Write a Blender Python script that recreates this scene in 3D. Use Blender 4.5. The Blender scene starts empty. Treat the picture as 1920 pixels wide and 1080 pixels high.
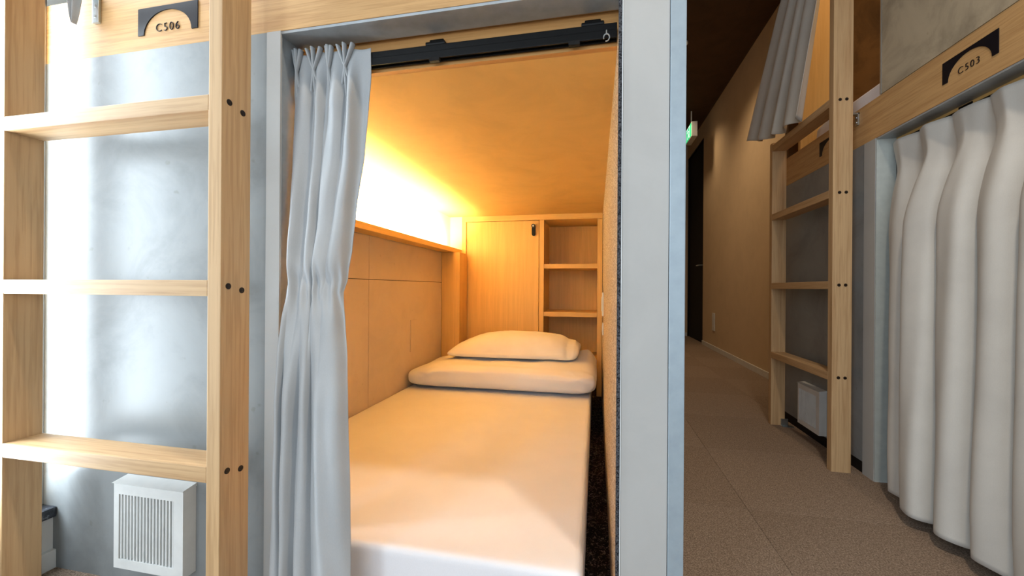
import bpy, bmesh, math, random
from mathutils import Vector, Matrix, noise
random.seed(7)
S = bpy.context.scene
COL = S.collection
PI = math.pi

# ------------------------------------------------------------------ camera
cam = bpy.data.objects.new('camera', bpy.data.cameras.new('camera'))
COL.objects.link(cam)
cam.data.sensor_width = 36.0
cam.data.lens = 36.0 * 760 / 1920
cam.data.clip_start = 0.02
cam.matrix_world = (Matrix.Translation((0, 0, 0.69)) @ Matrix.Rotation(math.radians(11.74), 4, 'Z')
                    @ Matrix.Rotation(PI / 2, 4, 'X') @ Matrix.Rotation(math.radians(0.37), 4, 'Z'))
S.camera = cam

# ------------------------------------------------------------------ world, lights, exposure
W = bpy.data.worlds.new('sky'); S.world = W; W.use_nodes = True
bgn = W.node_tree.nodes['Background']
bgn.inputs[0].default_value = (0.72, 0.87, 1.0, 1); bgn.inputs[1].default_value = 1.4
S.view_settings.view_transform = 'Standard'
S.view_settings.look = 'None'
S.view_settings.gamma = 1
S.view_settings.use_curve_mapping = False
S.view_settings.exposure = 0.0

def light(name, kind, loc, rot, power, color, **kw):
    l = bpy.data.lights.new(name, kind); l.energy = power; l.color = color
    for k, v in kw.items(): setattr(l, k, v)
    o = bpy.data.objects.new(name, l); COL.objects.link(o)
    o.location = loc; o.rotation_euler = rot
    return o
# daylight in the tall side window and in the big window at the end of the hall
light('side_daylight', 'AREA', (-1.40, 0.585, 1.42), (0, -PI / 2, 0), 58, (0.80, 0.91, 1.0), shape='RECTANGLE', size=2.5, size_y=0.27)
light('side_daylight', 'AREA', (-1.46, -1.75, 1.42), (0, -PI / 2, 0), 95, (0.79, 0.90, 1.0), shape='RECTANGLE', size=2.5, size_y=1.9)  # added daylight from an unseen window, brightens the curtain across the corridor
light('hall_daylight', 'AREA', (0.0, -3.2, 1.45), (PI / 2, 0, 0), 44, (0.80, 0.90, 1.0), shape='RECTANGLE', size=2.4, size_y=2.4)
# warm ceiling spots down the corridor
def downlight(x, y, p, c=(1.0, 0.72, 0.44)):
    light('downlight_lamp', 'SPOT', (x, y, 2.76), (0, 0, 0), p, c, spot_size=math.radians(125), spot_blend=1.0, shadow_soft_size=0.06)
downlight(0.42, 0.28, 92, (1.0, 0.85, 0.68))
downlight(0.70, 3.7, 52)
downlight(0.90, 4.95, 24)
# lamp strip behind the ledge of the sleeping cabin
light('cove_lamp', 'AREA', (-0.925, 1.62, 0.932), (PI, math.radians(-42), 0), 55.0, (1.0, 0.76, 0.37), shape='RECTANGLE', size=0.02, size_y=1.66)
# reading lamp glow inside the upper bunk across the corridor
light('upper_bunk_lamp', 'AREA', (1.30, 1.75, 2.52), (0, 0, 0), 5, (1.0, 0.62, 0.28), shape='RECTANGLE', size=0.3, size_y=0.3)

# ------------------------------------------------------------------ materials
def srgb(r, g, b):
    f = lambda c: (c / 255 / 12.92) if c / 255 <= 0.04045 else ((c / 255 + 0.055) / 1.055) ** 2.4
    return (f(r), f(g), f(b), 1)
class MT:
    def __init__(self, name, rough=0.6, spec=0.3, metal=0.0):
        self.m = bpy.data.materials.new(name); self.m.use_nodes = True
        self.t = self.m.node_tree; self.n = self.t.nodes
        self.b = self.n['Principled BSDF']
        self.b.inputs['Roughness'].default_value = rough
        self.b.inputs['Specular IOR Level'].default_value = spec
        self.b.inputs['Metallic'].default_value = metal
        self.tc = self.n.new('ShaderNodeTexCoord')
    def link(self, a, b): self.t.links.new(a, b)
    def coords(self, scale):
        mp = self.n.new('ShaderNodeMapping'); mp.inputs['Scale'].default_value = scale
        self.link(self.tc.outputs['Object'], mp.inputs[0]); return mp.outputs[0]
    def noise(self, scale, vec=(1, 1, 1), detail=4, rough=0.6, dist=0.0):
        n = self.n.new('ShaderNodeTexNoise'); n.inputs['Scale'].default_value = scale
        n.inputs['Detail'].default_value = detail; n.inputs['Roughness'].default_value = rough
        n.inputs['Distortion'].default_value = dist
        self.link(self.coords(vec), n.inputs['Vector']); return n.outputs['Fac']
    def ramp(self, fac, stops):
        r = self.n.new('ShaderNodeValToRGB'); e = r.color_ramp.elements
        while len(e) < len(stops): e.new(0.5)
        for q, (p, c) in zip(e, stops): q.position = p; q.color = c
        self.link(fac, r.inputs[0]); return r.outputs[0]
    def mix(self, fac, a, b, mode='MIX'):
        m = self.n.new('ShaderNodeMix'); m.data_type = 'RGBA'; m.blend_type = mode
        for s, v in ((m.inputs[0], fac), (m.inputs[6], a), (m.inputs[7], b)):
            if isinstance(v, (float, int, tuple)): s.default_value = v
            else: self.link(v, s)
        return m.outputs[2]
    def color(self, c):
        if isinstance(c, tuple): self.b.inputs['Base Color'].default_value = c
        else: self.link(c, self.b.inputs['Base Color'])
        return self
    def bump(self, h, strength=0.2, dist=0.002):
        b = self.n.new('ShaderNodeBump'); b.inputs['Strength'].default_value = strength
        b.inputs['Distance'].default_value = dist
        self.link(h, b.inputs['Height']); self.link(b.outputs[0], self.b.inputs['Normal']); return self

def wood(name, light_c, dark_c, axis, rough=0.5, k=1.0, pr=0.5):
    st = {'X': (0.05, 1, 1), 'Y': (1, 0.05, 1), 'Z': (1, 1, 0.05)}[axis]
    st = tuple(0.035 if v < 1 else 1 for v in st)
    m = MT(name, rough, 0.3)
    a = m.noise(30 * k, st, 5, 0.6, 1.0)
    b = m.noise(150 * k, st, 3, 0.6, 0.2)
    c = m.ramp(a, [(0.30, dark_c), (0.50, light_c), (0.72, tuple(min(1, v * 1.12) for v in light_c[:3]) + (1,))])
    pore = m.ramp(b, [(0.38, (0.72, 0.66, 0.58, 1)), (0.52, (1, 1, 1, 1))])
    m.color(m.mix(pr, c, pore, 'MULTIPLY')); m.bump(b, 0.12, 0.001)
    return m.m
M = {}
for ax in 'XYZ':
    M['oak' + ax] = wood('oak_' + ax, srgb(196, 162, 120), srgb(180, 142, 100), ax)
    M['veneer' + ax] = wood('oak_veneer_' + ax, srgb(194, 154, 104), srgb(182, 140, 92), ax, 0.55, 1.6)
    M['cabin' + ax] = wood('cabin_plywood_' + ax, srgb(222, 180, 112), srgb(217, 174, 105), ax, 0.5, 1.4, 0.12)
M['oak_mid'] = wood('mid_oak', srgb(196, 146, 88), srgb(176, 126, 72), 'X', 0.5, 1.2)

def concrete(name, c, var=0.14, rough=0.6, spots=True):
    m = MT(name, rough, 0.3)
    a = m.noise(5, (1, 1, 1), 8, 0.65, 0.6); b = m.noise(90, (1, 1, 1), 3)
    lo = tuple(v * (1 - var) ** 2.2 for v in c[:3]) + (1,); hi = tuple(min(1, v * (1 + var * 0.6)) for v in c[:3]) + (1,)
    col = m.ramp(a, [(0.32, lo), (0.55, c), (0.75, hi)])
    if spots:
        sp = m.noise(38, (1, 1, 1), 2, 0.4)
        col = m.mix(1.0, col, m.ramp(sp, [(0.22, (0.86, 0.84, 0.80, 1)), (0.28, (1, 1, 1, 1))]), 'MULTIPLY')
    m.color(col); m.bump(b, 0.12, 0.001); return m.m
M['facade'] = concrete('cement_board_grey', srgb(134, 138, 139), 0.12, 0.34)
M['panel_dark'] = concrete('cement_board_taupe', srgb(176, 162, 138), 0.22, 0.6)
M['column'] = concrete('pale_grey_board', srgb(172, 171, 168), 0.03, 0.55, False)
M['cabin_wall'] = concrete('sand_cement_panel', srgb(220, 200, 176), 0.035, 0.6)
M['plaster'] = concrete('beige_plaster', srgb(206, 184, 152), 0.03, 0.8, False)
M['cabin_ceiling'] = concrete('cabin_ceiling_board', srgb(220, 178, 110), 0.05, 0.6, False)
M['brown'] = concrete('brown_plywood', srgb(112, 84, 50), 0.3, 0.6, False)
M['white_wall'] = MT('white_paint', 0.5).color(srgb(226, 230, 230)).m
M['ceiling'] = concrete('dark_brown_ceiling', srgb(84, 62, 42), 0.1, 0.8, False)
def carpet(name, stops, scale=260, b=0.6):
    m = MT(name, 0.95, 0.05)
    a = m.noise(scale, (1, 1, 1), 3, 0.7); g = m.noise(60, (1, 1, 1), 4, 0.6)
    c = m.ramp(a, stops)
    m.color(m.mix(0.35, c, m.ramp(g, [(0.35, (0.55, 0.52, 0.5, 1)), (0.65, (1, 1, 1, 1))]), 'MULTIPLY'))
    m.bump(a, b, 0.004); return m.m
M['carpet_a'] = carpet('brown_carpet_a', [(0.3, srgb(98, 84, 72)), (0.55, srgb(162, 143, 126)), (0.75, srgb(200, 182, 164))])
M['carpet_b'] = carpet('brown_carpet_b', [(0.3, srgb(94, 80, 68)), (0.55, srgb(157, 138, 121)), (0.75, srgb(195, 177, 159))])
m = MT('black_speckled_carpet', 0.9, 0.1)
v = m.noise(95, (1, 1, 1), 4, 0.7, 1.5)
m.color(m.ramp(v, [(0.0, srgb(22, 20, 20)), (0.54, srgb(28, 26, 26)), (0.60, srgb(120, 112, 104)), (0.68, srgb(150, 140, 130))])); m.bump(v, 0.4, 0.003)
M['speckle'] = m.m
m = MT('tan_tweed', 0.9, 0.1)
v = m.noise(330, (1, 1, 1), 2, 0.7)
m.color(m.ramp(v, [(0.36, srgb(60, 52, 48)), (0.48, srgb(164, 142, 120)), (0.62, srgb(225, 208, 186))])); m.bump(v, 0.9, 0.004)
M['tweed'] = m.m
m = MT('grey_tweed_edge', 0.9, 0.1)
v = m.noise(420, (1, 1, 1), 2, 0.7)
m.color(m.ramp(v, [(0.4, srgb(22, 22, 24)), (0.62, srgb(86, 86, 90))])); M['tweed_edge'] = m.m
def metal(name, c, rough=0.35):
    m = MT(name, rough, 0.5, 1.0)
    a = m.noise(300, (1, 1, 0.01), 2); m.color(m.ramp(a, [(0.3, tuple(v * 0.9 for v in c[:3]) + (1,)), (0.7, c)])); return m.m
M['alu'] = metal('brushed_aluminium', srgb(190, 194, 196), 0.42)
m = MT('grey_lacquered_steel', 0.4, 0.5, 0.35); m.color(m.ramp(m.noise(40), [(0.3, srgb(158, 164, 168)), (0.7, srgb(172, 178, 182))])); M['steel'] = m.m
m = MT('pale_corner_steel', 0.45, 0.5, 0.2); m.color(m.ramp(m.noise(40), [(0.3, srgb(144, 157, 166)), (0.7, srgb(153, 166, 174))])); M['corner'] = m.m
m = MT('pale_jamb_steel', 0.4, 0.5, 0.2); m.color(m.ramp(m.noise(40), [(0.3, srgb(186, 192, 188)), (0.7, srgb(196, 202, 197))])); M['jamb'] = m.m
M['zinc'] = metal('zinc_bracket', srgb(200, 208, 210), 0.3)
m = MT('black_rail', 0.45, 0.15); m.color(m.ramp(m.noise(60), [(0.3, srgb(8, 7, 7)), (0.7, srgb(13, 12, 11))])); M['black'] = m.m
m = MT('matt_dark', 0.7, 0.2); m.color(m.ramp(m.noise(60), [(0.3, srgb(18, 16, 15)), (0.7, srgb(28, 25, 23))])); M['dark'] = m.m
m = MT('screw_dark', 0.35, 0.5, 0.6); m.color(m.ramp(m.noise(400), [(0.3, srgb(30, 24, 20)), (0.7, srgb(60, 46, 36))])); M['screw'] = m.m
m = MT('sign_black', 0.38, 0.2); m.color(m.ramp(m.noise(30), [(0.3, srgb(12, 12, 20)), (0.7, srgb(18, 18, 26))])); M['sign'] = m.m
m = MT('white_plastic', 0.4, 0.4); m.color(m.ramp(m.noise(20), [(0.3, srgb(206, 208, 206)), (0.7, srgb(218, 220, 218))])); M['plastic'] = m.m
m = MT('sill_black_stone', 0.35, 0.5)
m.color(m.ramp(m.noise(120, (1, 1, 1), 3), [(0.4, srgb(36, 40, 48)), (0.62, srgb(58, 62, 70)), (0.7, srgb(110, 116, 122))])); M['sill'] = m.m
def cloth(name, c, c2, sub=0.0, weave=900):
    m = MT(name, 0.85, 0.15)
    a = m.noise(7, (1, 1, 1), 3); w = m.noise(weave, (1, 1, 0.3), 1)
    m.color(m.mix(0.10, m.ramp(a, [(0.3, c2), (0.7, c)]), w, 'MULTIPLY'))
    m.b.inputs['Sheen Weight'].default_value = 0.1
    m.bump(w, 0.15, 0.0006); return m.m
M['curtain'] = cloth('grey_curtain_cloth', srgb(180, 182, 183), srgb(172, 175, 177))
M['curtain_hall'] = cloth('grey_curtain_cloth_hall', srgb(204, 200, 192), srgb(194, 190, 183))
M['sheet'] = cloth('white_sheet', srgb(238, 237, 240), srgb(233, 232, 235), 0, 1500)
M['pillow'] = cloth('white_pillowcase', srgb(238, 235, 230), srgb(230, 226, 220), 0, 1500)
m = MT('led_glow', 0.5); m.b.inputs['Emission Color'].default_value = (1, 0.62, 0.25, 1); m.b.inputs['Emission Strength'].default_value = 6; m.color(srgb(250, 220, 160)); M['led'] = m.m
m = MT('exit_glow', 0.5); m.b.inputs['Emission Color'].default_value = srgb(40, 200, 130); m.b.inputs['Emission Strength'].default_value = 0.9; m.color(srgb(40, 160, 110)); M['exit'] = m.m
m = MT('exit_white', 0.5); m.b.inputs['Emission Color'].default_value = srgb(220, 255, 235); m.b.inputs['Emission Strength'].default_value = 1.0; m.color(srgb(220, 240, 230)); M['exit_white'] = m.m
m = MT('lamp_glow', 0.5); m.b.inputs['Emission Color'].default_value = (1, 0.75, 0.5, 1); m.b.inputs['Emission Strength'].default_value = 8; M['lamp'] = m.m
# window glass: mostly clear with a thin reflection
gm = bpy.data.materials.new('window_glass'); gm.use_nodes = True; nt = gm.node_tree
for n in list(nt.nodes):
    if n.type != 'OUTPUT_MATERIAL': nt.nodes.remove(n)
tr = nt.nodes.new('ShaderNodeBsdfTransparent'); gl = nt.nodes.new('ShaderNodeBsdfGlossy'); gl.inputs['Roughness'].default_value = 0.02
mx = nt.nodes.new('ShaderNodeMixShader'); mx.inputs[0].default_value = 0.06
nt.links.new(tr.outputs[0], mx.inputs[1]); nt.links.new(gl.outputs[0], mx.inputs[2])
nt.links.new(mx.outputs[0], nt.nodes['Material Output'].inputs[0]); M['glass'] = gm

# ------------------------------------------------------------------ helpers
def box(bm, x0, x1, y0, y1, z0, z1, bev=0.0, seg=2):
    r = bmesh.ops.create_cube(bm, size=1.0)
    vs = r['verts']
    for v in vs:
        v.co = Vector(((x0 + x1) / 2 + v.co.x * (x1 - x0), (y0 + y1) / 2 + v.co.y * (y1 - y0), (z0 + z1) / 2 + v.co.z * (z1 - z0)))
    if bev > 0:
        es = list({e for v in vs for e in v.link_edges})
        bmesh.ops.bevel(bm, geom=es, offset=bev, segments=seg, profile=0.7, affect='EDGES')
def B(*boxes, bev=0.0, seg=2):
    bm = bmesh.new()
    for b in boxes: box(bm, *b, bev=bev, seg=seg)
    return bm
def cyl(bm, p0, p1, r0, r1=None, n=16):
    r1 = r0 if r1 is None else r1
    p0 = Vector(p0); p1 = Vector(p1); d = p1 - p0
    q = d.to_track_quat('Z', 'Y').to_matrix().to_4x4()
    bmesh.ops.create_cone(bm, cap_ends=True, segments=n, radius1=r0, radius2=r1, depth=d.length,
                          matrix=Matrix.Translation((p0 + p1) / 2) @ q)
def prism(bm, pts, f0, f1):
    """closed polygon pts (2d); f0/f1 map a 2d point to the two 3d caps"""
    a = [bm.verts.new(f0(p)) for p in pts]; b = [bm.verts.new(f1(p)) for p in pts]
    bm.faces.new(a); bm.faces.new(b[::-1])
    for i in range(len(pts)):
        j = (i + 1) % len(pts); bm.faces.new((a[i], b[i], b[j], a[j]))
def origin(parent):
    return Vector(parent['o_']) if parent is not None and 'o_' in parent else Vector((0, 0, 0))
def part(name, bm, mat, parent=None, smooth=False, kind=None, at=None, label=None):
    bmesh.ops.recalc_face_normals(bm, faces=bm.faces)
    me = bpy.data.meshes.new(name)
    o0 = origin(parent) if parent is not None else Vector(at if at else (0, 0, 0))
    bmesh.ops.translate(bm, verts=bm.verts, vec=-o0)
    bm.to_mesh(me); bm.free(); me.materials.append(M[mat] if isinstance(mat, str) else mat)
    if smooth:
        for p in me.polygons: p.use_smooth = True
    o = bpy.data.objects.new(name, me); COL.objects.link(o)
    if parent is not None:
        o.parent = parent; o['o_'] = list(o0)
    else:
        o.location = o0; o['o_'] = list(o0)
    if kind: o['kind'] = kind
    if label: o['label'] = label
    return o
def struct(name, bm, mat, at=None, label=None):
    return part(name, bm, mat, None, kind='structure', at=at, label=label)
def thing(name, loc, label, cat, group=None):
    o = bpy.data.objects.new(name, None); COL.objects.link(o); o.location = loc; o['o_'] = list(loc)
    o.empty_display_size = 0.05
    return tag(o, label, cat, group)
def tag(o, label, cat, group=None):
    o['label'] = label; o['category'] = cat
    if group: o['group'] = group
    return o
def copy_tree(o, parent=None):
    c = o.copy(); COL.objects.link(c); c.parent = parent
    for ch in list(o.children): copy_tree(ch, c)
    return c
def text_mesh(s, size, spacing=1.15, depth=0.0008):
    cu = bpy.data.curves.new('t', 'FONT'); cu.body = s; cu.size = size; cu.extrude = depth
    cu.space_character = spacing; cu.align_x = 'CENTER'; cu.offset = -size * 0.022
    o = bpy.data.objects.new('t', cu); COL.objects.link(o)
    dg = bpy.context.evaluated_depsgraph_get(); me = bpy.data.meshes.new_from_object(o.evaluated_get(dg))
    bpy.data.objects.remove(o); bm = bmesh.new(); bm.from_mesh(me); return bm

RF = 0.985            # face of the bunk rack across the corridor
F = 0.745             # face of the near bunk rack
BEAM0, BEAM1 = 1.235, 1.378

# ------------------------------------------------------------------ floor and ceiling
fl = struct('floor', B((-1.6, 2.3, -3.1, 6.6, -0.06, -0.008)), 'dark')
tile = {}
for k in 'ab':
    bm = B((-0.2496, 0.2496, -0.2496, 0.2496, -0.008, 0.0), bev=0.0006, seg=1)
    me = bpy.data.meshes.new('carpet_tile'); bm.to_mesh(me); bm.free(); me.materials.append(M['carpet_' + k]); tile[k] = me
for i in range(-3, 4):
    for j in range(-6, 13):
        x = 0.22 + 0.5 * i; y = 0.15 + 0.5 * j
        if x > 1.5: continue
        if y > 1.1 and x < 0.1: continue
        o = bpy.data.objects.new('carpet_tile', tile['ab'[(i + j) % 2]]); COL.objects.link(o)
        o.location = (x, y, 0); o.parent = fl; o['kind'] = 'structure'
struct('ceiling', B((-1.7, 2.3, -3.1, 6.6, 2.8, 2.9)), 'ceiling')

# ------------------------------------------------------------------ window wall at the side
XW = -1.331
struct('wall_window', B((-1.60, XW + 0.03, -3.1, F, 0.0, 0.125)), 'white_wall')
struct('baseboard_window', B((XW + 0.03, XW + 0.042, -3.1, F, 0.0, 0.045), bev=0.002), 'white_wall')
struct('trim_1', B((-1.60, XW + 0.044, -3.1, F, 0.1255, 0.150), bev=0.005), 'sill', label='black stone window sill')
struct('wall_window_top', B((-1.60, XW + 0.03, -3.1, F, 2.72, 2.80)), 'white_wall')
win = struct('window_1', B((XW - 0.06, XW, 0.728, F, 0.150, 2.72), (XW - 0.06, XW, 0.4205, 0.445, 0.150, 2.72),
                   (XW - 0.06, XW, 0.445, 0.728, 0.150, 0.185), (XW - 0.06, XW, 0.445, 0.728, 2.68, 2.72), bev=0.002), 'alu')
for y0, y1 in ((0.445, 0.728),):
    part('pane', B((XW - 0.036, XW - 0.030, y0, y1, 0.185, 2.68)), 'glass', win)
    part('window_bead', B((XW - 0.028, XW - 0.012, y0, y1, 0.188, 0.20)), 'dark', win)
struct('wall_pier', B((-1.60, XW + 0.03, -0.75, 0.42, 0.151, 2.7195), (-1.60, XW + 0.03, -3.1, -2.75, 0.151, 2.7195)), 'white_wall')
w2 = struct('window_added', B((XW - 0.06, XW, -0.80, -0.7505, 0.150, 2.72), (XW - 0.06, XW, -2.7495, -2.70, 0.150, 2.72),  # unseen window behind the camera, added to let in the extra daylight
                   (XW - 0.06, XW, -2.70, -0.80, 0.150, 0.185), (XW - 0.06, XW, -2.70, -0.80, 2.68, 2.72), bev=0.002), 'alu')
part('pane', B((XW - 0.036, XW - 0.030, -2.70, -0.80, 0.185, 2.68)), 'glass', w2)
# a rendered parapet outside, seen low in the window gap
struct('wall_parapet', B((-2.5, -2.35, -3.1, 3.0, 0.0, 0.30)), concrete('outdoor_render', srgb(120, 96, 70), 0.2), label='low brown outdoor wall beyond the window')

# hall end behind the camera with a second big window
wb = struct('wall_back', B((-1.6, -1.2, -3.16, -3.1, 0, 2.8), (1.2, 2.3, -3.16, -3.1, 0, 2.8), (-1.2, 1.2, -3.16, -3.1, 2.65, 2.8), (-1.2, 1.2, -3.16, -3.1, 0, 0.25)), 'white_wall')

# ------------------------------------------------------------------ near bunk rack
struct('wall_front', B((-1.60, -0.6965, F, F + 0.04, 0.0, BEAM0)), 'facade', label='grey cement board below the beam')
struct('trim_2', B((-0.6955, -0.6615, F - 0.001, F + 0.004, 0.0, BEAM0)), 'column', label='pale strip beside the cabin opening')
fr = struct('trim_3', B((-0.6935, -0.6655, F + 0.0045, F + 0.062, 0.0, BEAM0 - 0.002)), 'steel', label='grey steel frame of the cabin opening')
part('frame_head', B((-0.6655, 0.042, F + 0.001, F + 0.062, BEAM0 - 0.006, BEAM0 - 0.0005)), 'steel', fr, label='steel lining over the opening')
struct('trim_4', B((-1.60, 0.0425, F, F + 0.10, BEAM0, BEAM1), bev=0.001), 'veneerX', label='oak beam with room sign above the cabin opening')
struct('trim_5', B((-0.6655, 0.040, F + 0.0745, F + 0.0890, 1.1655, BEAM0 - 0.0005)), 'oak_mid', label='oak board behind the curtain rail')
# column between cabin and corridor, wall between them
struct('wall_partition', B((0.0445, 0.1225, F, 6.37, 0.0, 2.8)), 'column', label='pale grey column face beside the cabin')
struct('trim_6', B((0.1235, 0.1495, F - 0.003, F + 0.05, 0.0, 2.8), bev=0.0015), 'corner', label='bluish steel corner post of the column')
struct('trim_7', B((0.0428, 0.0440, F - 0.002, F + 0.01, 0.0, BEAM0)), 'white_wall', label='thin white edge strip')
struct('trim_8', B((0.1225, 0.1235, F + 0.0005, F + 0.02, 0.0, 2.8)), 'dark')
struct('wall_passage', B((0.1235, 0.140, F + 0.051, 6.37, 0.0, 2.8)), 'plaster')
# upper bunk face
struct('wall_front_upper', B((-0.66, 0.043, F + 0.005, F + 0.045, BEAM1 + 0.001, 2.8), (-1.6, -0.66, F + 0.005, F + 0.045, 2.5, 2.8)), 'facade')
struct('floor_upper_bunk', B((-1.60, 0.04, F + 0.105, 2.95, 1.24, 1.36)), 'cabinY')
struct('wall_upper_bunk', B((-1.60, 0.04, 1.9, 1.94, 1.361, 2.8)), 'brown')
struct('wall_upper_side', B((-1.60, -1.56, F + 0.105, 1.9, 1.361, 2.8)), 'white_wall')
# sleeping cabin shell
cw = struct('wall_cabin', B((-1.05, -0.978, F + 0.0405, 3.0, 0.0, 1.24)), 'dark')
for (y0, y1) in ((0.788, 1.6015), (1.6045, 2.449)):
    for (z0, z1) in ((0.0, 0.7225), (0.7250, 0.915)):
        part('wall_panel', B((-0.978, -0.970, y0, y1, z0, z1), bev=0.0008, seg=1), 'cabin_wall', cw)
part('cove_panel', B((-0.978, -0.8865, 2.6005, 2.64, 0.0125, 1.1755)), 'cabin_wall', cw)
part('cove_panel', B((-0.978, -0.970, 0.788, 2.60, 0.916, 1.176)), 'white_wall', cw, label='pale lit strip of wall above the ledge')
struct('ceiling_cabin', B((-0.97, 0.0395, F + 0.0895, 2.95, 1.1655, 1.1760)), 'cabin_ceiling')
ct = struct('wall_cabin_side', B((0.0375, 0.0440, F + 0.012, 2.95, 0.0, 1.176)), 'tweed', label='nubbly tan tweed wall covering')
part('fabric_edge', B((0.0365, 0.0426, F - 0.001, F + 0.0118, 0.0, BEAM0 - 0.008)), 'tweed_edge', ct, label='grey raw edge of the wall covering')
struct('floor_cabin', B((-0.97, 0.0375, F + 0.03, 2.95, 0.0, 0.012)), 'speckle')
struct('wall_cabin_end', B((-0.97, 0.0375, 2.95, 3.0, 0.0, 1.24)), 'cabinZ')
struct('trim_9', B((-0.9695, -0.849, 2.45, 2.598, 0.012, 0.9145), bev=0.001), 'cabinZ', label='plywood pilaster below the ledge')

# light ledge
ld = thing('light_ledge', (-0.97, 0.79, 0.90), 'oak light ledge glowing along the cement wall above the bed', 'ledge')
part('ledge_board', B((-0.9695, -0.902, 0.79, 2.598, 0.9160, 0.926)), 'cabinY', ld)
part('ledge_lip', B((-0.902, -0.888, 0.79, 2.598, 0.9160, 0.944), bev=0.001), 'cabinY', ld)
part('light_strip', B((-0.955, -0.94, 0.80, 2.45, 0.9265, 0.930)), 'led', ld)

# cabinet at the head of the bed
cb = thing('wall_cabinet', (-0.43, 2.6, 0.0121), 'plywood headboard cabinet with sliding door and open shelves', 'cabinet')
Yc = 2.6
part('side_panel', B((-0.886, -0.858, Yc, Yc + 0.33, 0.0125, 1.15), bev=0.001), 'cabinZ', cb)
part('side_panel', B((0.006, 0.036, Yc, Yc + 0.33, 0.0125, 1.128), bev=0.001), 'cabinZ', cb)
part('top_rail', B((-0.886, 0.036, Yc - 0.002, Yc + 0.33, 1.131, 1.1755), bev=0.001), 'cabinX', cb)
part('inner_stile', B((-0.8575, -0.846, Yc + 0.012, Yc + 0.06, 0.0125, 1.130)), 'cabinZ', cb)
part('divider', B((-0.362, -0.332, Yc, Yc + 0.33, 0.0125, 1.130), bev=0.001), 'cabinZ', cb)
part('back_panel', B((-0.857, 0.005, Yc + 0.31, Yc + 0.33, 0.0125, 1.130)), 'cabinZ', cb)
door = part('sliding_door', B((-0.845, -0.3665, Yc + 0.008, Yc + 0.026, 0.0125, 1.129), bev=0.001), 'cabinZ', cb)
bm = bmesh.new(); pts = []
for k in range(9): a = PI * k / 8; pts.append((0.0115 * math.cos(a), 0.026 + 0.0115 * math.sin(a)))
for k in range(9): a = PI + PI * k / 8; pts.append((0.0115 * math.cos(a), -0.026 + 0.0115 * math.sin(a)))
prism(bm, pts, lambda p: (-0.40 + p[0], Yc + 0.008, 1.066 + p[1]), lambda p: (-0.40 + p[0], Yc - 0.003, 1.066 + p[1]))
part('lock_plate', bm, 'black', door)
bm = bmesh.new(); cyl(bm, (-0.40, Yc - 0.003, 1.092), (-0.40, Yc - 0.018, 1.092), 0.0125); part('lock_knob', bm, 'screw', door)
bm = bmesh.new(); cyl(bm, (-0.40, Yc - 0.018, 1.092), (-0.40, Yc - 0.021, 1.092), 0.006); part('key_barrel', bm, 'zinc', door)
for z in (0.832, 0.523, 0.23):
    part('shelf', B((-0.3315, 0.0055, Yc + 0.006, Yc + 0.309, z - 0.0145, z + 0.0145), bev=0.001), 'cabinX', cb)

# sockets inside the cabin
def plate(name, x0, x1, y0, y1, z0, z1, label, cat, mat='plastic', key=None, bev=0.0015):
    t = thing(name, ((x0 + x1) / 2, (y0 + y1) / 2, z0), label, cat)
    part('cover_plate', B((x0, x1, y0, y1, z0, z1), bev=bev), mat, t)
    if key:
        for k in key: part('socket_insert', B(k, bev=0.0008), 'plastic', t)
    return t
plate('wall_socket', 0.029, 0.0374, 2.085, 2.155, 0.552, 0.670, 'white socket plate on the tan tweed wall beside the pillow', 'socket', key=[(0.0265, 0.0289, 2.10, 2.14, 0.575, 0.647)])
plate('usb_socket', 0.031, 0.0374, 2.09, 2.15, 0.455, 0.515, 'small white plate just below the larger socket plate on tweed wall', 'socket', key=[(0.0295, 0.0309, 2.105, 2.135, 0.468, 0.502)])
plate('access_plate', -0.9698, -0.966, 2.005, 2.085, 0.345, 0.515, 'flush tan cover plate low on the cement wall by the pillow', 'cover plate', mat='cabin_wall', bev=0.001)

# curtain rail
def make_rail(mb, x0, x1, y, z0, z1, ax='X'):
    pass
rl = thing('curtain_rail', (-0.31, 0.79, 1.176), 'black double curtain rail across the top of the open cabin', 'curtain rail')
part('track', B((-0.6645, 0.036, 0.799, 0.816, 1.186, 1.200), (-0.6645, 0.036, 0.798, 0.802, 1.171, 1.187), (-0.6645, 0.036, 0.8115, 0.8155, 1.171, 1.187), bev=0.0012), 'black', rl)
for x in (-0.335, -0.01):
    bm = B((x - 0.022, x + 0.022, 0.800, 0.8190, 1.2005, 1.208), (x - 0.016, x + 0.016, 0.808, 0.8190, 1.208, 1.217), bev=0.003)
    part('bracket', bm, 'black', rl)
for x in (-0.335, -0.045):
    part('glider', B((x - 0.011, x + 0.011, 0.795, 0.8055, 1.1640, 1.1720), bev=0.001), 'dark', rl)
bm = bmesh.new()
prev = None
for k in range(13):
    a = -PI * 0.6 + 1.7 * PI * k / 12
    p = Vector((0.016 + 0.0055 * math.cos(a), 0.788, 1.166 + 0.007 * math.sin(a)))
    if prev is not None: cyl(bm, prev, p, 0.0013, n=6)
    prev = p
cyl(bm, (0.016, 0.788, 1.173), (0.016, 0.788, 1.180), 0.0013, n=6)
part('end_hook', bm, 'zinc', rl)

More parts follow.
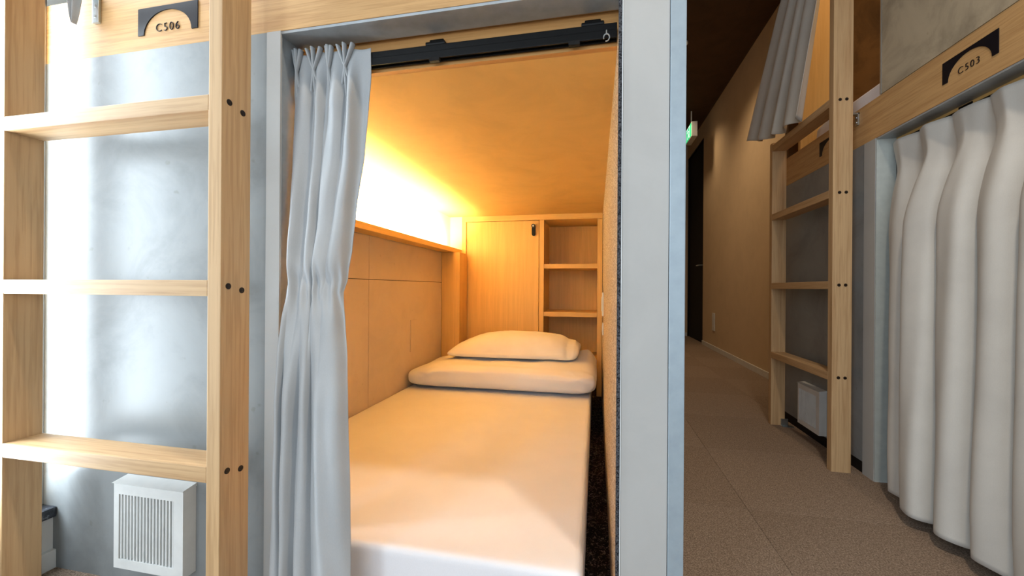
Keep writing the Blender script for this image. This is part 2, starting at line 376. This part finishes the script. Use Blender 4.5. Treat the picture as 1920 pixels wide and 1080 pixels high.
# ------------------------------------------------------------------ curtains
def interp(tab, z):
    tab = sorted(tab, key=lambda r: -r[0])
    if z >= tab[0][0]: return tab[0][1:]
    for a, b in zip(tab, tab[1:]):
        if b[0] <= z <= a[0]:
            t = (a[0] - z) / (a[0] - b[0]); t = t * t * (3 - 2 * t) * 0.4 + t * 0.6
            return [p + (q - p) * t for p, q in zip(a[1:], b[1:])]
    return tab[-1][1:]
def sheet_mesh(nc, nr, fn):
    bm = bmesh.new(); g = []
    for r in range(nr + 1):
        g.append([bm.verts.new(fn(c / nc, r / nr)) for c in range(nc + 1)])
    for r in range(nr):
        for c in range(nc):
            bm.faces.new((g[r][c], g[r][c + 1], g[r + 1][c + 1], g[r + 1][c]))
    return bm
def solid(o, t=0.0016):
    md = o.modifiers.new('thick', 'SOLIDIFY'); md.thickness = t; md.offset = 0

CT = [(1.2093, -.6665, -.4823, .800), (1.1463, -.6665, -.4831, .800), (1.0789, -.6665, -.4878, .798), (.9757, -.6675, -.4942, .794),
      (.8536, -.6650, -.5088, .785), (.7692, -.6610, -.5093, .772), (.7101, -.6494, -.5103, .755), (.6778, -.6420, -.5120, .742),
      (.6199, -.6380, -.4960, .728), (.5552, -.6366, -.4811, .716), (.4585, -.6363, -.4727, .708), (.2985, -.6376, -.4647, .702), (.02, -.6400, -.4570, .700)]
PLX = [0.075, 0.30, 0.52, 0.73]       # pinch positions across the gathered curtain
def near_pt(s, t):
    z = 1.2085 - 0.0035 * abs(math.sin(s * 9)) - t * 1.165
    xl, xr, y = interp(CT, z)
    w = xr - xl
    h = max(0.0, min(1.0, (1.2085 - z) / 0.13)); h = h * h * (3 - 2 * h)            # header -> folds
    waist = math.exp(-((z - 0.688) / 0.045) ** 2)
    low = max(0.0, min(1.0, (0.70 - z) / 0.25)); low = low * low * (3 - 2 * low)
    # four upper folds; three below the waist
    shift = 0.10 * (1.2 - z) * math.sin(s * PI)
    c = 0.0
    up = 0.0
    for p, wd in zip(PLX, (0.10, 0.10, 0.12, 0.11)):
        q = (s - p - 0.03 - shift * 0.5) / wd
        up = max(up, math.exp(-q * q * 1.1))
    lowf = 0.0
    for p, wd, a in ((0.06, 0.08, 0.8), (0.22, 0.085, 1.0), (0.42, 0.085, 1.0), (0.76, 0.24, 1.15)):
        q = (s - p) / wd
        lowf = max(lowf, a * math.exp(-abs(q) ** 2.4))
    f = up * (1 - low) + lowf * low
    amp = 0.006 + 0.022 * h + 0.004 * low
    amp *= (1 - 0.55 * waist)
    d = amp * f
    d += 0.0035 * h * math.sin(s * 31 + z * 9 + 2.0 * math.sin(z * 5)) * (1 - 0.4 * low)
    d += 0.004 * waist * math.sin(s * 46 + z * 40)
    # bulge just above the waist, cloth sagging over it
    sag = math.exp(-((z - 0.745) / 0.04) ** 2) * math.exp(-((s - 0.62) / 0.28) ** 2)
    d += 0.010 * sag
    d += 0.0025 * noise.noise(Vector((s * 6, z * 9, 3.1))) * h
    # deep dark line on the lower right fold
    x = xl + w * s + 0.004 * h * math.sin(s * 13 + z * 5)
    x *= 1 - (0.003 + 0.009 * h + 0.25 * d) / y
    return Vector((x, y - d - 0.004, z))
nc = thing('bunk_curtain', (-0.575, 0.79, 0.04), 'pale grey pinch-pleated curtain pulled aside in the open cabin doorway', 'curtain')
o = part('curtain_cloth', sheet_mesh(150, 170, near_pt), 'curtain', nc, smooth=True); solid(o)
def pleat(x, y, z1, w, hgt, tilt=0.0):
    """three pinched fingers: fanned at the top, nipped at a third, opening again below"""
    bm = bmesh.new()
    for k in (-1, 0, 1):
        prof = []
        for t in [i / 12 for i in range(13)]:
            if t < 0.42:
                q = t / 0.42; off = (1 - q) ** 0.9; rad = 0.0052 * (1 - 0.45 * q)
            else:
                q = (t - 0.42) / 0.58; off = q * 0.95; rad = 0.0052 * 0.55 + 0.0035 * q * (1 - q * 0.9)
            prof.append((Vector((x + k * w * 0.5 * off + tilt * t, y - 0.009 + 0.004 * abs(k) * off + 0.010 * max(0, t - 0.42), z1 - hgt * t)), rad))
        rings = []
        for p, r in prof:
            rings.append([bm.verts.new(p + Vector((r * 0.75 * math.cos(a * PI / 5), r * 1.5 * math.sin(a * PI / 5), 0))) for a in range(10)])
        for a, b in zip(rings, rings[1:]):
            for i in range(10): bm.faces.new((a[i], a[(i + 1) % 10], b[(i + 1) % 10], b[i]))
        bm.faces.new(rings[0][::-1]); bm.faces.new(rings[-1])
    return bm
for (sx, wd, tl) in ((0.07, 0.018, 0.002), (0.295, 0.034, 0.006), (0.50, 0.012, 0.004), (0.715, 0.036, 0.004)):
    part('pinch_pleat', pleat(-0.6665 + 0.184 * sx, 0.790, 1.214, wd, 0.115, tl), 'curtain', nc, smooth=True)

# curtain drawn across the bunk over the corridor
R0, R1, NP = 1.695, 0.72, 8
PER = (R0 - R1) / NP
def hall_pt(s, t):
    y0 = R0 - s * (R0 - R1)
    ph = s * NP
    k = int(ph); fr_ = ph - k
    z = 1.213 - t * 1.178
    h = max(0.0, min(1.0, (t - 0.03) / 0.25)); h = h * h * (3 - 2 * h)
    lobe = max(0.0, math.sin(PI * fr_)) ** 0.62
    hd = 0.020 + 0.006 * math.sin(k * 2.1)
    pin = math.exp(-((t - 0.085) / 0.05) ** 2)
    amp = (hd * (1 - 0.35 * pin)) * (1 - h) + h * (0.062 + 0.045 * min(1, t * 1.1)) * (0.62 if k == 0 else 1.0 + 0.08 * math.sin(k * 1.7))
    out = 0.030 * t
    d = amp * lobe + out
    d += 0.004 * h * math.sin(fr_ * 12 + k * 2 + t * 4) + 0.003 * noise.noise(Vector((s * 20, t * 5, 1.7)))
    y = y0 - 0.115 * t ** 0.9 * (1 - 0.55 * s) - 0.018 * (1 - h) * math.sin(2 * PI * fr_) * 0.5 + 0.012 * h * math.sin(2 * PI * fr_)
    # pinch draws the cloth of each lobe together just under the header
    y += -0.012 * pin * math.cos(PI * fr_)
    return Vector((1.036 - d, y, z - 0.004 * math.cos(PI * fr_) ** 2 * t))
hc = thing('bunk_curtain', (1.0, 1.2, 0.035), 'grey pleated curtain drawn shut in deep folds below sign C503', 'curtain')
o = part('curtain_cloth', sheet_mesh(NP * 26, 90, hall_pt), 'curtain_hall', hc, smooth=True); solid(o)
hr = thing('curtain_rail', (1.04, 1.2, 1.215), 'black curtain rail above the drawn curtain below sign C503', 'curtain rail')
part('track', B((1.045, 1.066, 0.66, 1.694, 1.210, 1.224), (1.040, 1.046, 0.66, 1.694, 1.200, 1.211), bev=0.0012), 'black', hr)
part('rail_channel', B((1.047, 1.058, 0.66, 1.694, 1.203, 1.2095)), 'alu', hr, label='shiny inner channel')
for y in (1.42, 0.95):
    part('bracket', B((1.045, 1.069, y - 0.022, y + 0.022, 1.2245, 1.232), bev=0.002), 'black', hr)

# upper curtain spilling out over the far ladder
def upper_pt(s, t):
    hem = 1.415 + 0.10 * (1 - s) ** 2.2
    z = 2.62 + (hem - 2.62) * t
    y = (2.29 - s * 0.35) * (1 - t) + (2.49 - s * 0.58) * t
    x = 1.035 * (1 - t) + 0.872 * t
    e = min(1.0, t * 2.5)
    q = 0.5 + 0.5 * math.cos(2 * PI * (s ** 1.15 * 4.0 + 0.06 * math.sin(t * 3)))
    d = 0.008 + (0.020 + 0.030 * t) * e * q ** 0.7
    return Vector((x - d, y + 0.012 * math.sin(s * 17 + t * 3) * t - 0.02 * q * t, z))
uc = thing('bunk_curtain', (0.90, 2.25, 1.45), 'grey upper-bunk curtain hanging out over the far ladder post', 'curtain')
o = part('curtain_cloth', sheet_mesh(110, 70, upper_pt), 'curtain_hall', uc, smooth=True); solid(o)
# curtain tail hanging from the near upper bunk
def tail_pt(s, t):
    z = 2.47 - t * 1.165; q = min(1.0, max(0.0, (z - 1.305) / 0.395))
    wdt = 0.085 * q + 0.034 * q ** 0.5 + 0.002 + 0.08 * max(0.0, (z - 1.70) / 0.77)
    x = -1.206 + (s - 0.5) * wdt + 0.01 * q
    return Vector((x, 0.722 - 0.010 * math.cos(s * 3 * PI) * (0.5 + 0.5 * q) + 0.045 * max(0.0, (z - 1.9) / 0.57), z))
tc = thing('bunk_curtain', (-1.205, 0.722, 1.30), 'white pointed curtain end hanging beside the metal bracket near sign C506', 'curtain')
o = part('curtain_cloth', sheet_mesh(24, 90, tail_pt), 'curtain', tc, smooth=True); solid(o)

# ------------------------------------------------------------------ bed
def soft_box(x0, x1, y0, y1, z0, z1, ex=0.25, ez=0.45, nu=96, nv=40, fn=None):
    bm = bmesh.new(); cx, cy, cz = (x0 + x1) / 2, (y0 + y1) / 2, (z0 + z1) / 2
    A, Bq, C = (x1 - x0) / 2, (y1 - y0) / 2, (z1 - z0) / 2
    sg = lambda v, e: math.copysign(abs(v) ** e, v)
    rows = []
    for j in range(1, nv):
        ph = -PI / 2 + PI * j / nv
        row = []
        for i in range(nu):
            th = 2 * PI * i / nu
            p = Vector((A * sg(math.cos(ph), ez) * sg(math.cos(th), ex), Bq * sg(math.cos(ph), ez) * sg(math.sin(th), ex), C * sg(math.sin(ph), ez)))
            p += Vector((cx, cy, cz))
            if fn: p = fn(p)
            row.append(bm.verts.new(p))
        rows.append(row)
    for a, b in zip(rows, rows[1:]):
        for i in range(nu): bm.faces.new((a[i], a[(i + 1) % nu], b[(i + 1) % nu], b[i]))
    for row, top in ((rows[0], z0), (rows[-1], z1)):
        c = Vector((cx, cy, top));
        if fn: c = fn(c)
        cv = bm.verts.new(c)
        for i in range(nu): bm.faces.new((row[i], row[(i + 1) % nu], cv))
    return bm
mt = thing('mattress', (-0.49, 1.65, 0.0121), 'white sheeted narrow mattress filling the sleeping cabin', 'mattress')
bm = B((-0.968, -0.022, 0.747, 2.44, 0.013, 0.168), bev=0.018, seg=4)
part('fitted_sheet', bm, 'sheet', mt, smooth=True)
def dfn(p):
    n = noise.noise(Vector((p.x * 7, p.y * 7, p.z * 9)))
    n2 = noise.noise(Vector((p.x * 5 + p.z * 12, p.y * 19, 5)))
    up = max(0, (p.z - 0.20) / 0.09)
    z = p.z + up * (0.011 * n + 0.008 * abs(n2))
    # back corner ruffles up beside the tweed wall
    c = max(0, 1 - abs(p.x + 0.04) / 0.13) * max(0, min(1, (p.y - 2.02) / 0.35))
    z += up * 0.055 * c
    y = p.y
    if p.y < 2.06: y = p.y + 0.010 * noise.noise(Vector((p.x * 9, 2, p.z * 22))) + 0.009 * abs(noise.noise(Vector((p.x * 15 + p.z * 25, 5, p.z * 30)))) 
    x = p.x
    if p.x > -0.1: x = p.x + 0.010 * noise.noise(Vector((3, p.y * 26, p.z * 40)))
    if p.x < -0.7:
        z = 0.169 + (z - 0.169) * (0.80 + 0.20 * (p.x + 0.97) / 0.27)
    return Vector((min(x, 0.02), min(y, 2.448), max(z, 0.1685)))
dv = thing('folded_duvet', (-0.47, 2.2, 0.169), 'folded white duvet lying across the bed under the pillow', 'duvet')
part('duvet_cover', soft_box(-0.963, 0.004, 1.925, 2.445, 0.169, 0.303, 0.16, 0.55, 160, 44, dfn), 'sheet', dv, smooth=True)
part('duvet_fold', soft_box(-0.925, -0.012, 1.965, 2.440, 0.190, 0.285, 0.16, 0.5, 80, 20), 'sheet', dv, smooth=True)
def pfn(p):
    u = (p.x + 0.45) / 0.36; v = (p.y - 2.29) / 0.20
    fu = 1 - abs(u) ** 2.2 if u < 0 else 1 - 0.62 * abs(u) ** 3.4
    f = max(0.0, fu) ** 0.62 * max(0.03, 1 - abs(v) ** 2.8) ** 0.5
    base = 0.312
    z = base + (p.z - base) * (0.16 + 0.84 * f) if p.z > base else p.z
    z += (0.007 * noise.noise(Vector((p.x * 9, p.y * 6, 1))) + 0.003 * noise.noise(Vector((p.x * 34 + p.y * 12, p.y * 9, 7)))) * f
    if u > 0.35: z += 0.006 * (u - 0.35) * math.sin(p.y * 22 + p.x * 30)
    # crease where the filling stops and the open end of the case begins
    c = math.exp(-((u - 0.84) / 0.035) ** 2)
    z -= 0.007 * c * max(0, (p.z - base) / 0.14)
    y = p.y + 0.014 * u * (1 if v < 0 else -1) + 0.005 * c * (1 if v < 0 else -1)
    x = p.x + (0.020 * (p.z - base) / 0.14 if u > 0.85 else 0)
    if u < -0.5: y += 0.05 * (abs(u) - 0.5) * (1 if v < 0 else -1)
    return Vector((x, y, max(z, 0.309)))
pl = thing('pillow', (-0.45, 2.3, 0.300), 'plump white pillow resting on the folded duvet', 'pillow')
part('pillowcase', soft_box(-0.815, -0.095, 2.085, 2.49, 0.305, 0.440, 0.22, 0.50, 150, 48, pfn), 'pillow', pl, smooth=True)

# ------------------------------------------------------------------ ladders
def rung_mesh(axis, a0, a1, b0, b1, z):
    if axis == 'X': return B((a0, a1, b0, b1, z - 0.0152, z + 0.0152), bev=0.0015)
    return B((b0, b1, a0, a1, z - 0.0152, z + 0.0152), bev=0.0015)
def screw_hole(p, ax):
    bm = bmesh.new(); p = Vector(p)
    d = Vector((0.0008, 0, 0)) if ax == 'X' else Vector((0, -0.0008, 0))
    cyl(bm, p - d, p + d, 0.0062, 0.0058, 14)
    cyl(bm, p + d, p + d * 1.6, 0.0030, 0.0026, 8)
    return bm
l1 = thing('bunk_ladder', (-0.98, 0.663, 0.0), 'thick oak ladder in front of the cement panel with sign C506', 'ladder')
p = part('side_rail', B((-0.7185, -0.6885, 0.632, 0.697, 0.0, 2.35), bev=0.0015), 'oakZ', l1)
for z in (1.037, 0.686, 0.333, 1.389):
    for y in (0.648, 0.678):
        part('screw', screw_hole((-0.6885, y, z + (0.004 if y < 0.66 else -0.004)), 'X'), 'screw', p)
part('side_rail', B((-1.281, -1.2510, 0.632, 0.697, 0.0, 1.45), bev=0.0015), 'oakZ', l1)
for z in (1.037, 0.686, 0.333, 1.389):
    part('rung', rung_mesh('X', -1.2508, -0.7188, 0.632, 0.697, z), 'oakX', l1)
l2 = thing('bunk_ladder', (0.915, 2.03, 0.0), 'oak ladder against the bunks across the brown carpeted corridor', 'ladder')
LX0, LX1 = 0.878, 0.943
p = part('side_rail', B((LX0, LX1, 1.755, 1.785, 0.0, 2.6), bev=0.0015), 'oakZ', l2)
for z in (1.412, 1.060, 0.709, 0.358):
    for x in (0.900, 0.922):
        part('screw', screw_hole((x, 1.755, z), 'Y'), 'screw', p)
far = part('side_rail', B((LX0, LX1, 2.300, 2.330, 0.0, 1.44), bev=0.0015), 'oakZ', l2)
part('foot_bracket', B((LX1 - 0.02, LX1 + 0.012, 2.294, 2.2995, 0.0, 0.035), (LX1 - 0.02, LX1 + 0.03, 2.27, 2.2995, 0.0, 0.003), bev=0.0006), 'zinc', far)
for z in (1.412, 1.060, 0.709, 0.358):
    part('rung', rung_mesh('Y', 1.7852, 2.2998, LX0, LX1, z), 'oakY', l2)

# brackets on the beams
def bracket(loc_fn, label):
    pass
b1 = thing('metal_bracket', (-1.166, 0.7449, 1.313), 'small galvanised metal bracket screwed to the beam near sign C506', 'bracket')
part('bracket_plate', B((-1.1765, -1.1575, 0.739, 0.7448, 1.313, 1.372), (-1.1765, -1.1575, 0.70, 0.7448, 1.366, 1.372), bev=0.0008), 'zinc', b1)
for z in (1.328, 1.352):
    bm = bmesh.new(); cyl(bm, (-1.167, 0.739, z), (-1.167, 0.7375, z), 0.004, 0.0035, 12); cyl(bm, (-1.167, 0.7375, z), (-1.167, 0.737, z), 0.002, 0.002, 6)
    part('screw', bm, 'alu', b1)
b2 = thing('metal_bracket', (RF - 0.001, 1.80, 1.325), 'small pale metal bracket behind the corridor ladder rail', 'bracket')
part('bracket_plate', B((RF - 0.006, RF - 0.0003, 1.792, 1.812, 1.325, 1.372), (0.9435, RF - 0.0003, 1.792, 1.812, 1.366, 1.372), bev=0.0008), 'zinc', b2)
for z in (1.336, 1.355):
    bm = bmesh.new(); cyl(bm, (RF - 0.006, 1.802, z), (RF - 0.0075, 1.802, z), 0.004, 0.0035, 12); part('screw', bm, 'alu', b2)

# ------------------------------------------------------------------ room signs
def arch_bm(w, h, f0, f1):
    bm = bmesh.new(); a, b = w * 0.40, h * 0.84; n = 20
    for sg in (-1, 1): prism(bm, [(sg * a, 0), (sg * w / 2, 0), (sg * w / 2, h), (sg * a, h)], f0, f1)
    for k in range(n):
        t0, t1 = PI * k / n, PI * (k + 1) / n
        x0, y0, x1, y1 = a * math.cos(t0), b * math.sin(t0), a * math.cos(t1), b * math.sin(t1)
        prism(bm, [(x0, y0), (x0, h), (x1, h), (x1, y1)], f0, f1)
    return bm
def room_sign(num, face, cx, z, label, w=0.168, h=0.062):
    if face == 'Y':
        f = lambda d: (lambda p: (cx + p[0], F - d, z + p[1])); loc = (cx, F, z)
    else:
        f = lambda d: (lambda p: (RF - d, cx - p[0], z + p[1])); loc = (RF, cx, z)
    t = thing('room_sign', loc, label, 'sign')
    bm = arch_bm(w, h, f(0.0002), f(0.0022))
    part('arch_panel', bm, 'sign', t)
    if not num: return t
    bm = text_mesh(num, 0.0270, 1.22)
    for v in bm.verts:
        x, y = v.co.x, v.co.y
        v.co = Vector((cx + x, F - 0.0012 - v.co.z, z + 0.004 + y)) if face == 'Y' else Vector((RF - 0.0012 - v.co.z, cx - x, z + 0.004 + y))
    part('room_number', bm, 'sign', t)
    return t
room_sign('C506', 'Y', -0.960, 1.268, 'black arch room sign reading C506 on the beam')
room_sign('C503', 'X', 1.326, 1.288, 'black arch room sign reading C503 above the drawn curtain')
room_sign('', 'X', 1.990, 1.290, 'black arch sign half hidden behind the corridor ladder')

# ------------------------------------------------------------------ vent covers
def make_vent():
    t = thing('vent_cover', (-0.969, F, 0.055), 'white louvred vent cover below the C506 sign, under the lowest rung', 'vent')
    x0, x1, z0, z1 = -1.065, -0.873, 0.053, 0.243
    g0, g1, h0, h1 = -1.051, -0.898, 0.074, 0.220
    yb, yf = F - 0.0005, 0.715
    bm = B((x0, g0, yf, yb, z0, z1), (g1, x1, yf, yb, z0, z1), (g0, g1, yf, yb, z0, h0), (g0, g1, yf, yb, h1, z1))
    # sloping hood lip
    prism(bm, [(yb, z1), (yf, z1), (yf - 0.004, z1 + 0.002), (yb, z1 + 0.008)], lambda p: (x0 - 0.002, p[0], p[1]), lambda p: (x1 + 0.002, p[0], p[1]))
    part('vent_frame', bm, 'plastic', t)
    part('filter_back', B((g0, g1, 0.733, 0.736, h0, h1)), 'dark', t)
    n = 17
    for k in range(n):
        x = g0 + (g1 - g0) * (k + 0.5) / n
        part('slat', B((x - 0.0021, x + 0.0021, 0.7165, 0.728, h0, h1), bev=0.0005, seg=1), 'plastic', t)
    return t
v1 = make_vent()
v2 = copy_tree(v1); v2.location = (RF, 2.10, 0.055); v2.rotation_euler = (0, 0, -PI / 2)
v2['label'] = 'white vent cover low behind the corridor ladder'

# ------------------------------------------------------------------ far bunk rack
struct('wall_rack', B((RF, RF + 0.04, 1.700, 2.480, 0.045, 1.2395)), 'facade', label='grey board between curtain opening and rack end')
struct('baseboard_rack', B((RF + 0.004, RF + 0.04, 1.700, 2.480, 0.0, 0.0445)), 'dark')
struct('trim_10', B((RF, RF + 0.10, -0.40, 2.480, 1.240, 1.3850), bev=0.001), 'veneerY', label='oak beam with room sign over the drawn curtain')
struct('trim_11', B((RF - 0.001, RF + 0.0035, 1.7002, 1.762, 0.0, 1.2395)), 'column', label='pale strip beside the drawn curtain')
f2 = struct('trim_12', B((RF + 0.001, RF + 0.062, 1.6965, 1.6995, 0.0, 1.2395)), 'jamb', label='blue-grey steel jamb beside the drawn curtain')
part('frame_head', B((RF + 0.001, RF + 0.062, 0.66, 1.6963, 1.2340, 1.2395)), 'steel', f2)
struct('trim_13', B((RF + 0.063, RF + 0.085, 0.66, 1.6999, 1.18, 1.2395)), 'cabinY')
struct('wall_rack_near', B((RF, RF + 0.04, -0.40, 0.66, 0.0, 1.2395)), 'facade')
struct('wall_rack_upper', B((RF - 0.002, RF + 0.02, -0.40, 1.668, 1.3855, 2.8)), 'panel_dark', label='taupe cement board above the oak beam')
struct('trim_14', B((RF - 0.004, RF + 0.022, 1.6685, 1.6740, 1.3855, 2.8)), 'alu', label='thin metal edge of the upper board')
struct('wall_rack_lintel', B((RF, RF + 0.02, 1.6745, 2.48, 2.66, 2.8)), 'panel_dark')
struct('wall_rack_end', B((RF + 0.0405, 2.10, 2.481, 2.52, 0.0, 2.8)), 'brown', label='brown plywood end wall inside the upper bunk')
struct('wall_rack_back', B((2.10, 2.14, -0.4, 2.52, 0.0, 2.8)), 'brown')
struct('wall_rack_side', B((RF + 0.0405, 2.10, -0.44, -0.4, 0.0, 2.8)), 'brown')
struct('floor_rack_upper', B((RF + 0.101, 2.10, -0.4, 2.48, 1.25, 1.37)), 'cabinY')
struct('ceiling_rack', B((RF + 0.0215, 2.10, -0.4, 2.48, 2.62, 2.655)), 'cabinY')
struct('trim_15', B((RF + 0.021, 1.155, 2.30, 2.325, 1.371, 2.61)), 'cabinZ', label='pale plywood upright in the upper bunk')
um = thing('mattress', (1.5, 1.6, 1.371), 'white sheeted mattress glimpsed in the upper bunk across the corridor', 'mattress')
bm = soft_box(1.03, 1.95, 0.3, 2.28, 1.371, 1.487, 0.12, 0.35, 100, 24, lambda p: p + Vector((0, 0, 0.012 * noise.noise(Vector((p.x * 6, p.y * 6, 0))) if p.z > 1.45 else 0)))
part('fitted_sheet', bm, 'sheet', um, smooth=True)

# ------------------------------------------------------------------ corridor beyond
XR = 1.31
struct('wall_right', B((XR, XR + 0.06, 2.521, 5.47, 0.0, 2.8)), 'plaster', label='beige plastered corridor wall')
struct('baseboard_right', B((XR - 0.010, XR - 0.0005, 2.521, 5.47, 0.0, 0.05), bev=0.001), 'plastic')
struct('wall_end', B((0.1405, 2.2, 6.37, 6.42, 0.0, 2.8)), 'plaster')
struct('baseboard_end', B((0.1405, XR, 6.358, 6.3695, 0.0, 0.05), bev=0.001), 'plastic')
struct('wall_right_above_door', B((XR, XR + 0.06, 5.4705, 6.3695, 2.60, 2.8)), 'plaster')
d1 = struct('door_1', B((XR + 0.025, XR + 0.055, 5.4905, 6.3495, 0.002, 2.58)), 'dark', label='tall dark door at the corridor end')
part('door_frame', B((XR + 0.005, XR + 0.06, 5.4705, 5.49, 0.0, 2.5995), (XR + 0.005, XR + 0.06, 6.35, 6.3695, 0.0, 2.5995), (XR + 0.005, XR + 0.06, 5.49, 6.35, 2.581, 2.5995)), 'black', d1)
bm = bmesh.new(); cyl(bm, (XR + 0.025, 5.60, 1.0), (XR - 0.02, 5.60, 1.0), 0.009); cyl(bm, (XR - 0.02, 5.595, 1.0), (XR - 0.02, 5.72, 1.0), 0.008); part('door_handle', bm, 'zinc', d1)
plate('wall_socket', XR - 0.008, XR - 0.0005, 4.93, 5.02, 0.22, 0.42, 'pale socket plate low on the beige corridor wall', 'socket', key=[(XR - 0.0100, XR - 0.0081, 4.95, 5.0, 0.26, 0.38)])
ex = thing('exit_sign', (1.10, 5.10, 2.42), 'glowing green exit sign hanging at the corridor end', 'sign')
part('sign_housing', B((1.062, 1.125, 4.98, 5.30, 2.45, 2.62), bev=0.003), 'plastic', ex)
part('sign_face', B((1.0595, 1.0618, 4.99, 5.29, 2.46, 2.61)), 'exit', ex)
# running figure and doorway on the face
bm = bmesh.new()
pp = lambda y, z: (1.0590, y, z)
def fstrip(a, b, w):
    a = Vector(a); b = Vector(b); d = (b - a).normalized(); n = Vector((0, -d.z, d.y)) * w / 2
    q = [a + n, b + n, b - n, a - n]; vs = [bm.verts.new(v) for v in q] + [bm.verts.new(v + Vector((-0.0008, 0, 0))) for v in q]
    for f in ((0, 1, 2, 3), (7, 6, 5, 4), (0, 4, 5, 1), (1, 5, 6, 2), (2, 6, 7, 3), (3, 7, 4, 0)): bm.faces.new([vs[i] for i in f])
fstrip(pp(5.16, 2.575), pp(5.14, 2.535), 0.022); fstrip(pp(5.14, 2.54), pp(5.10, 2.475), 0.014); fstrip(pp(5.14, 2.54), pp(5.19, 2.48), 0.014)
fstrip(pp(5.16, 2.572), pp(5.11, 2.55), 0.011); fstrip(pp(5.16, 2.572), pp(5.21, 2.56), 0.011); fstrip(pp(5.165, 2.583), pp(5.165, 2.60), 0.018)
fstrip(pp(5.25, 2.47), pp(5.25, 2.602), 0.010); fstrip(pp(5.07, 2.602), pp(5.25, 2.602), 0.010); fstrip(pp(5.07, 2.47), pp(5.07, 2.602), 0.010)
part('running_figure', bm, 'exit_white', ex)
bm = bmesh.new(); cyl(bm, (1.093, 5.14, 2.62), (1.093, 5.14, 2.80), 0.008); part('hanger', bm, 'plastic', ex)
# ceiling spot fittings above the lamps
for i, (x, y) in enumerate(((0.42, 0.28), (0.70, 3.7), (0.92, 4.95))):
    lab = ['round ceiling spot over the cabin doorway', 'round ceiling spot in the middle of the corridor', 'round ceiling spot close to the exit sign'][i]
    t = thing('ceiling_spot', (x, y, 2.785), lab, 'lamp')
    bm = bmesh.new(); cyl(bm, (x, y, 2.80), (x, y, 2.790), 0.055, 0.055, 24); part('spot_ring', bm, 'plastic', t)
    bm = bmesh.new(); cyl(bm, (x, y, 2.7899), (x, y, 2.787), 0.038, 0.036, 24); part('spot_lens', bm, 'lamp', t)

for o in bpy.data.objects:
    if 'o_' in o: del o['o_']
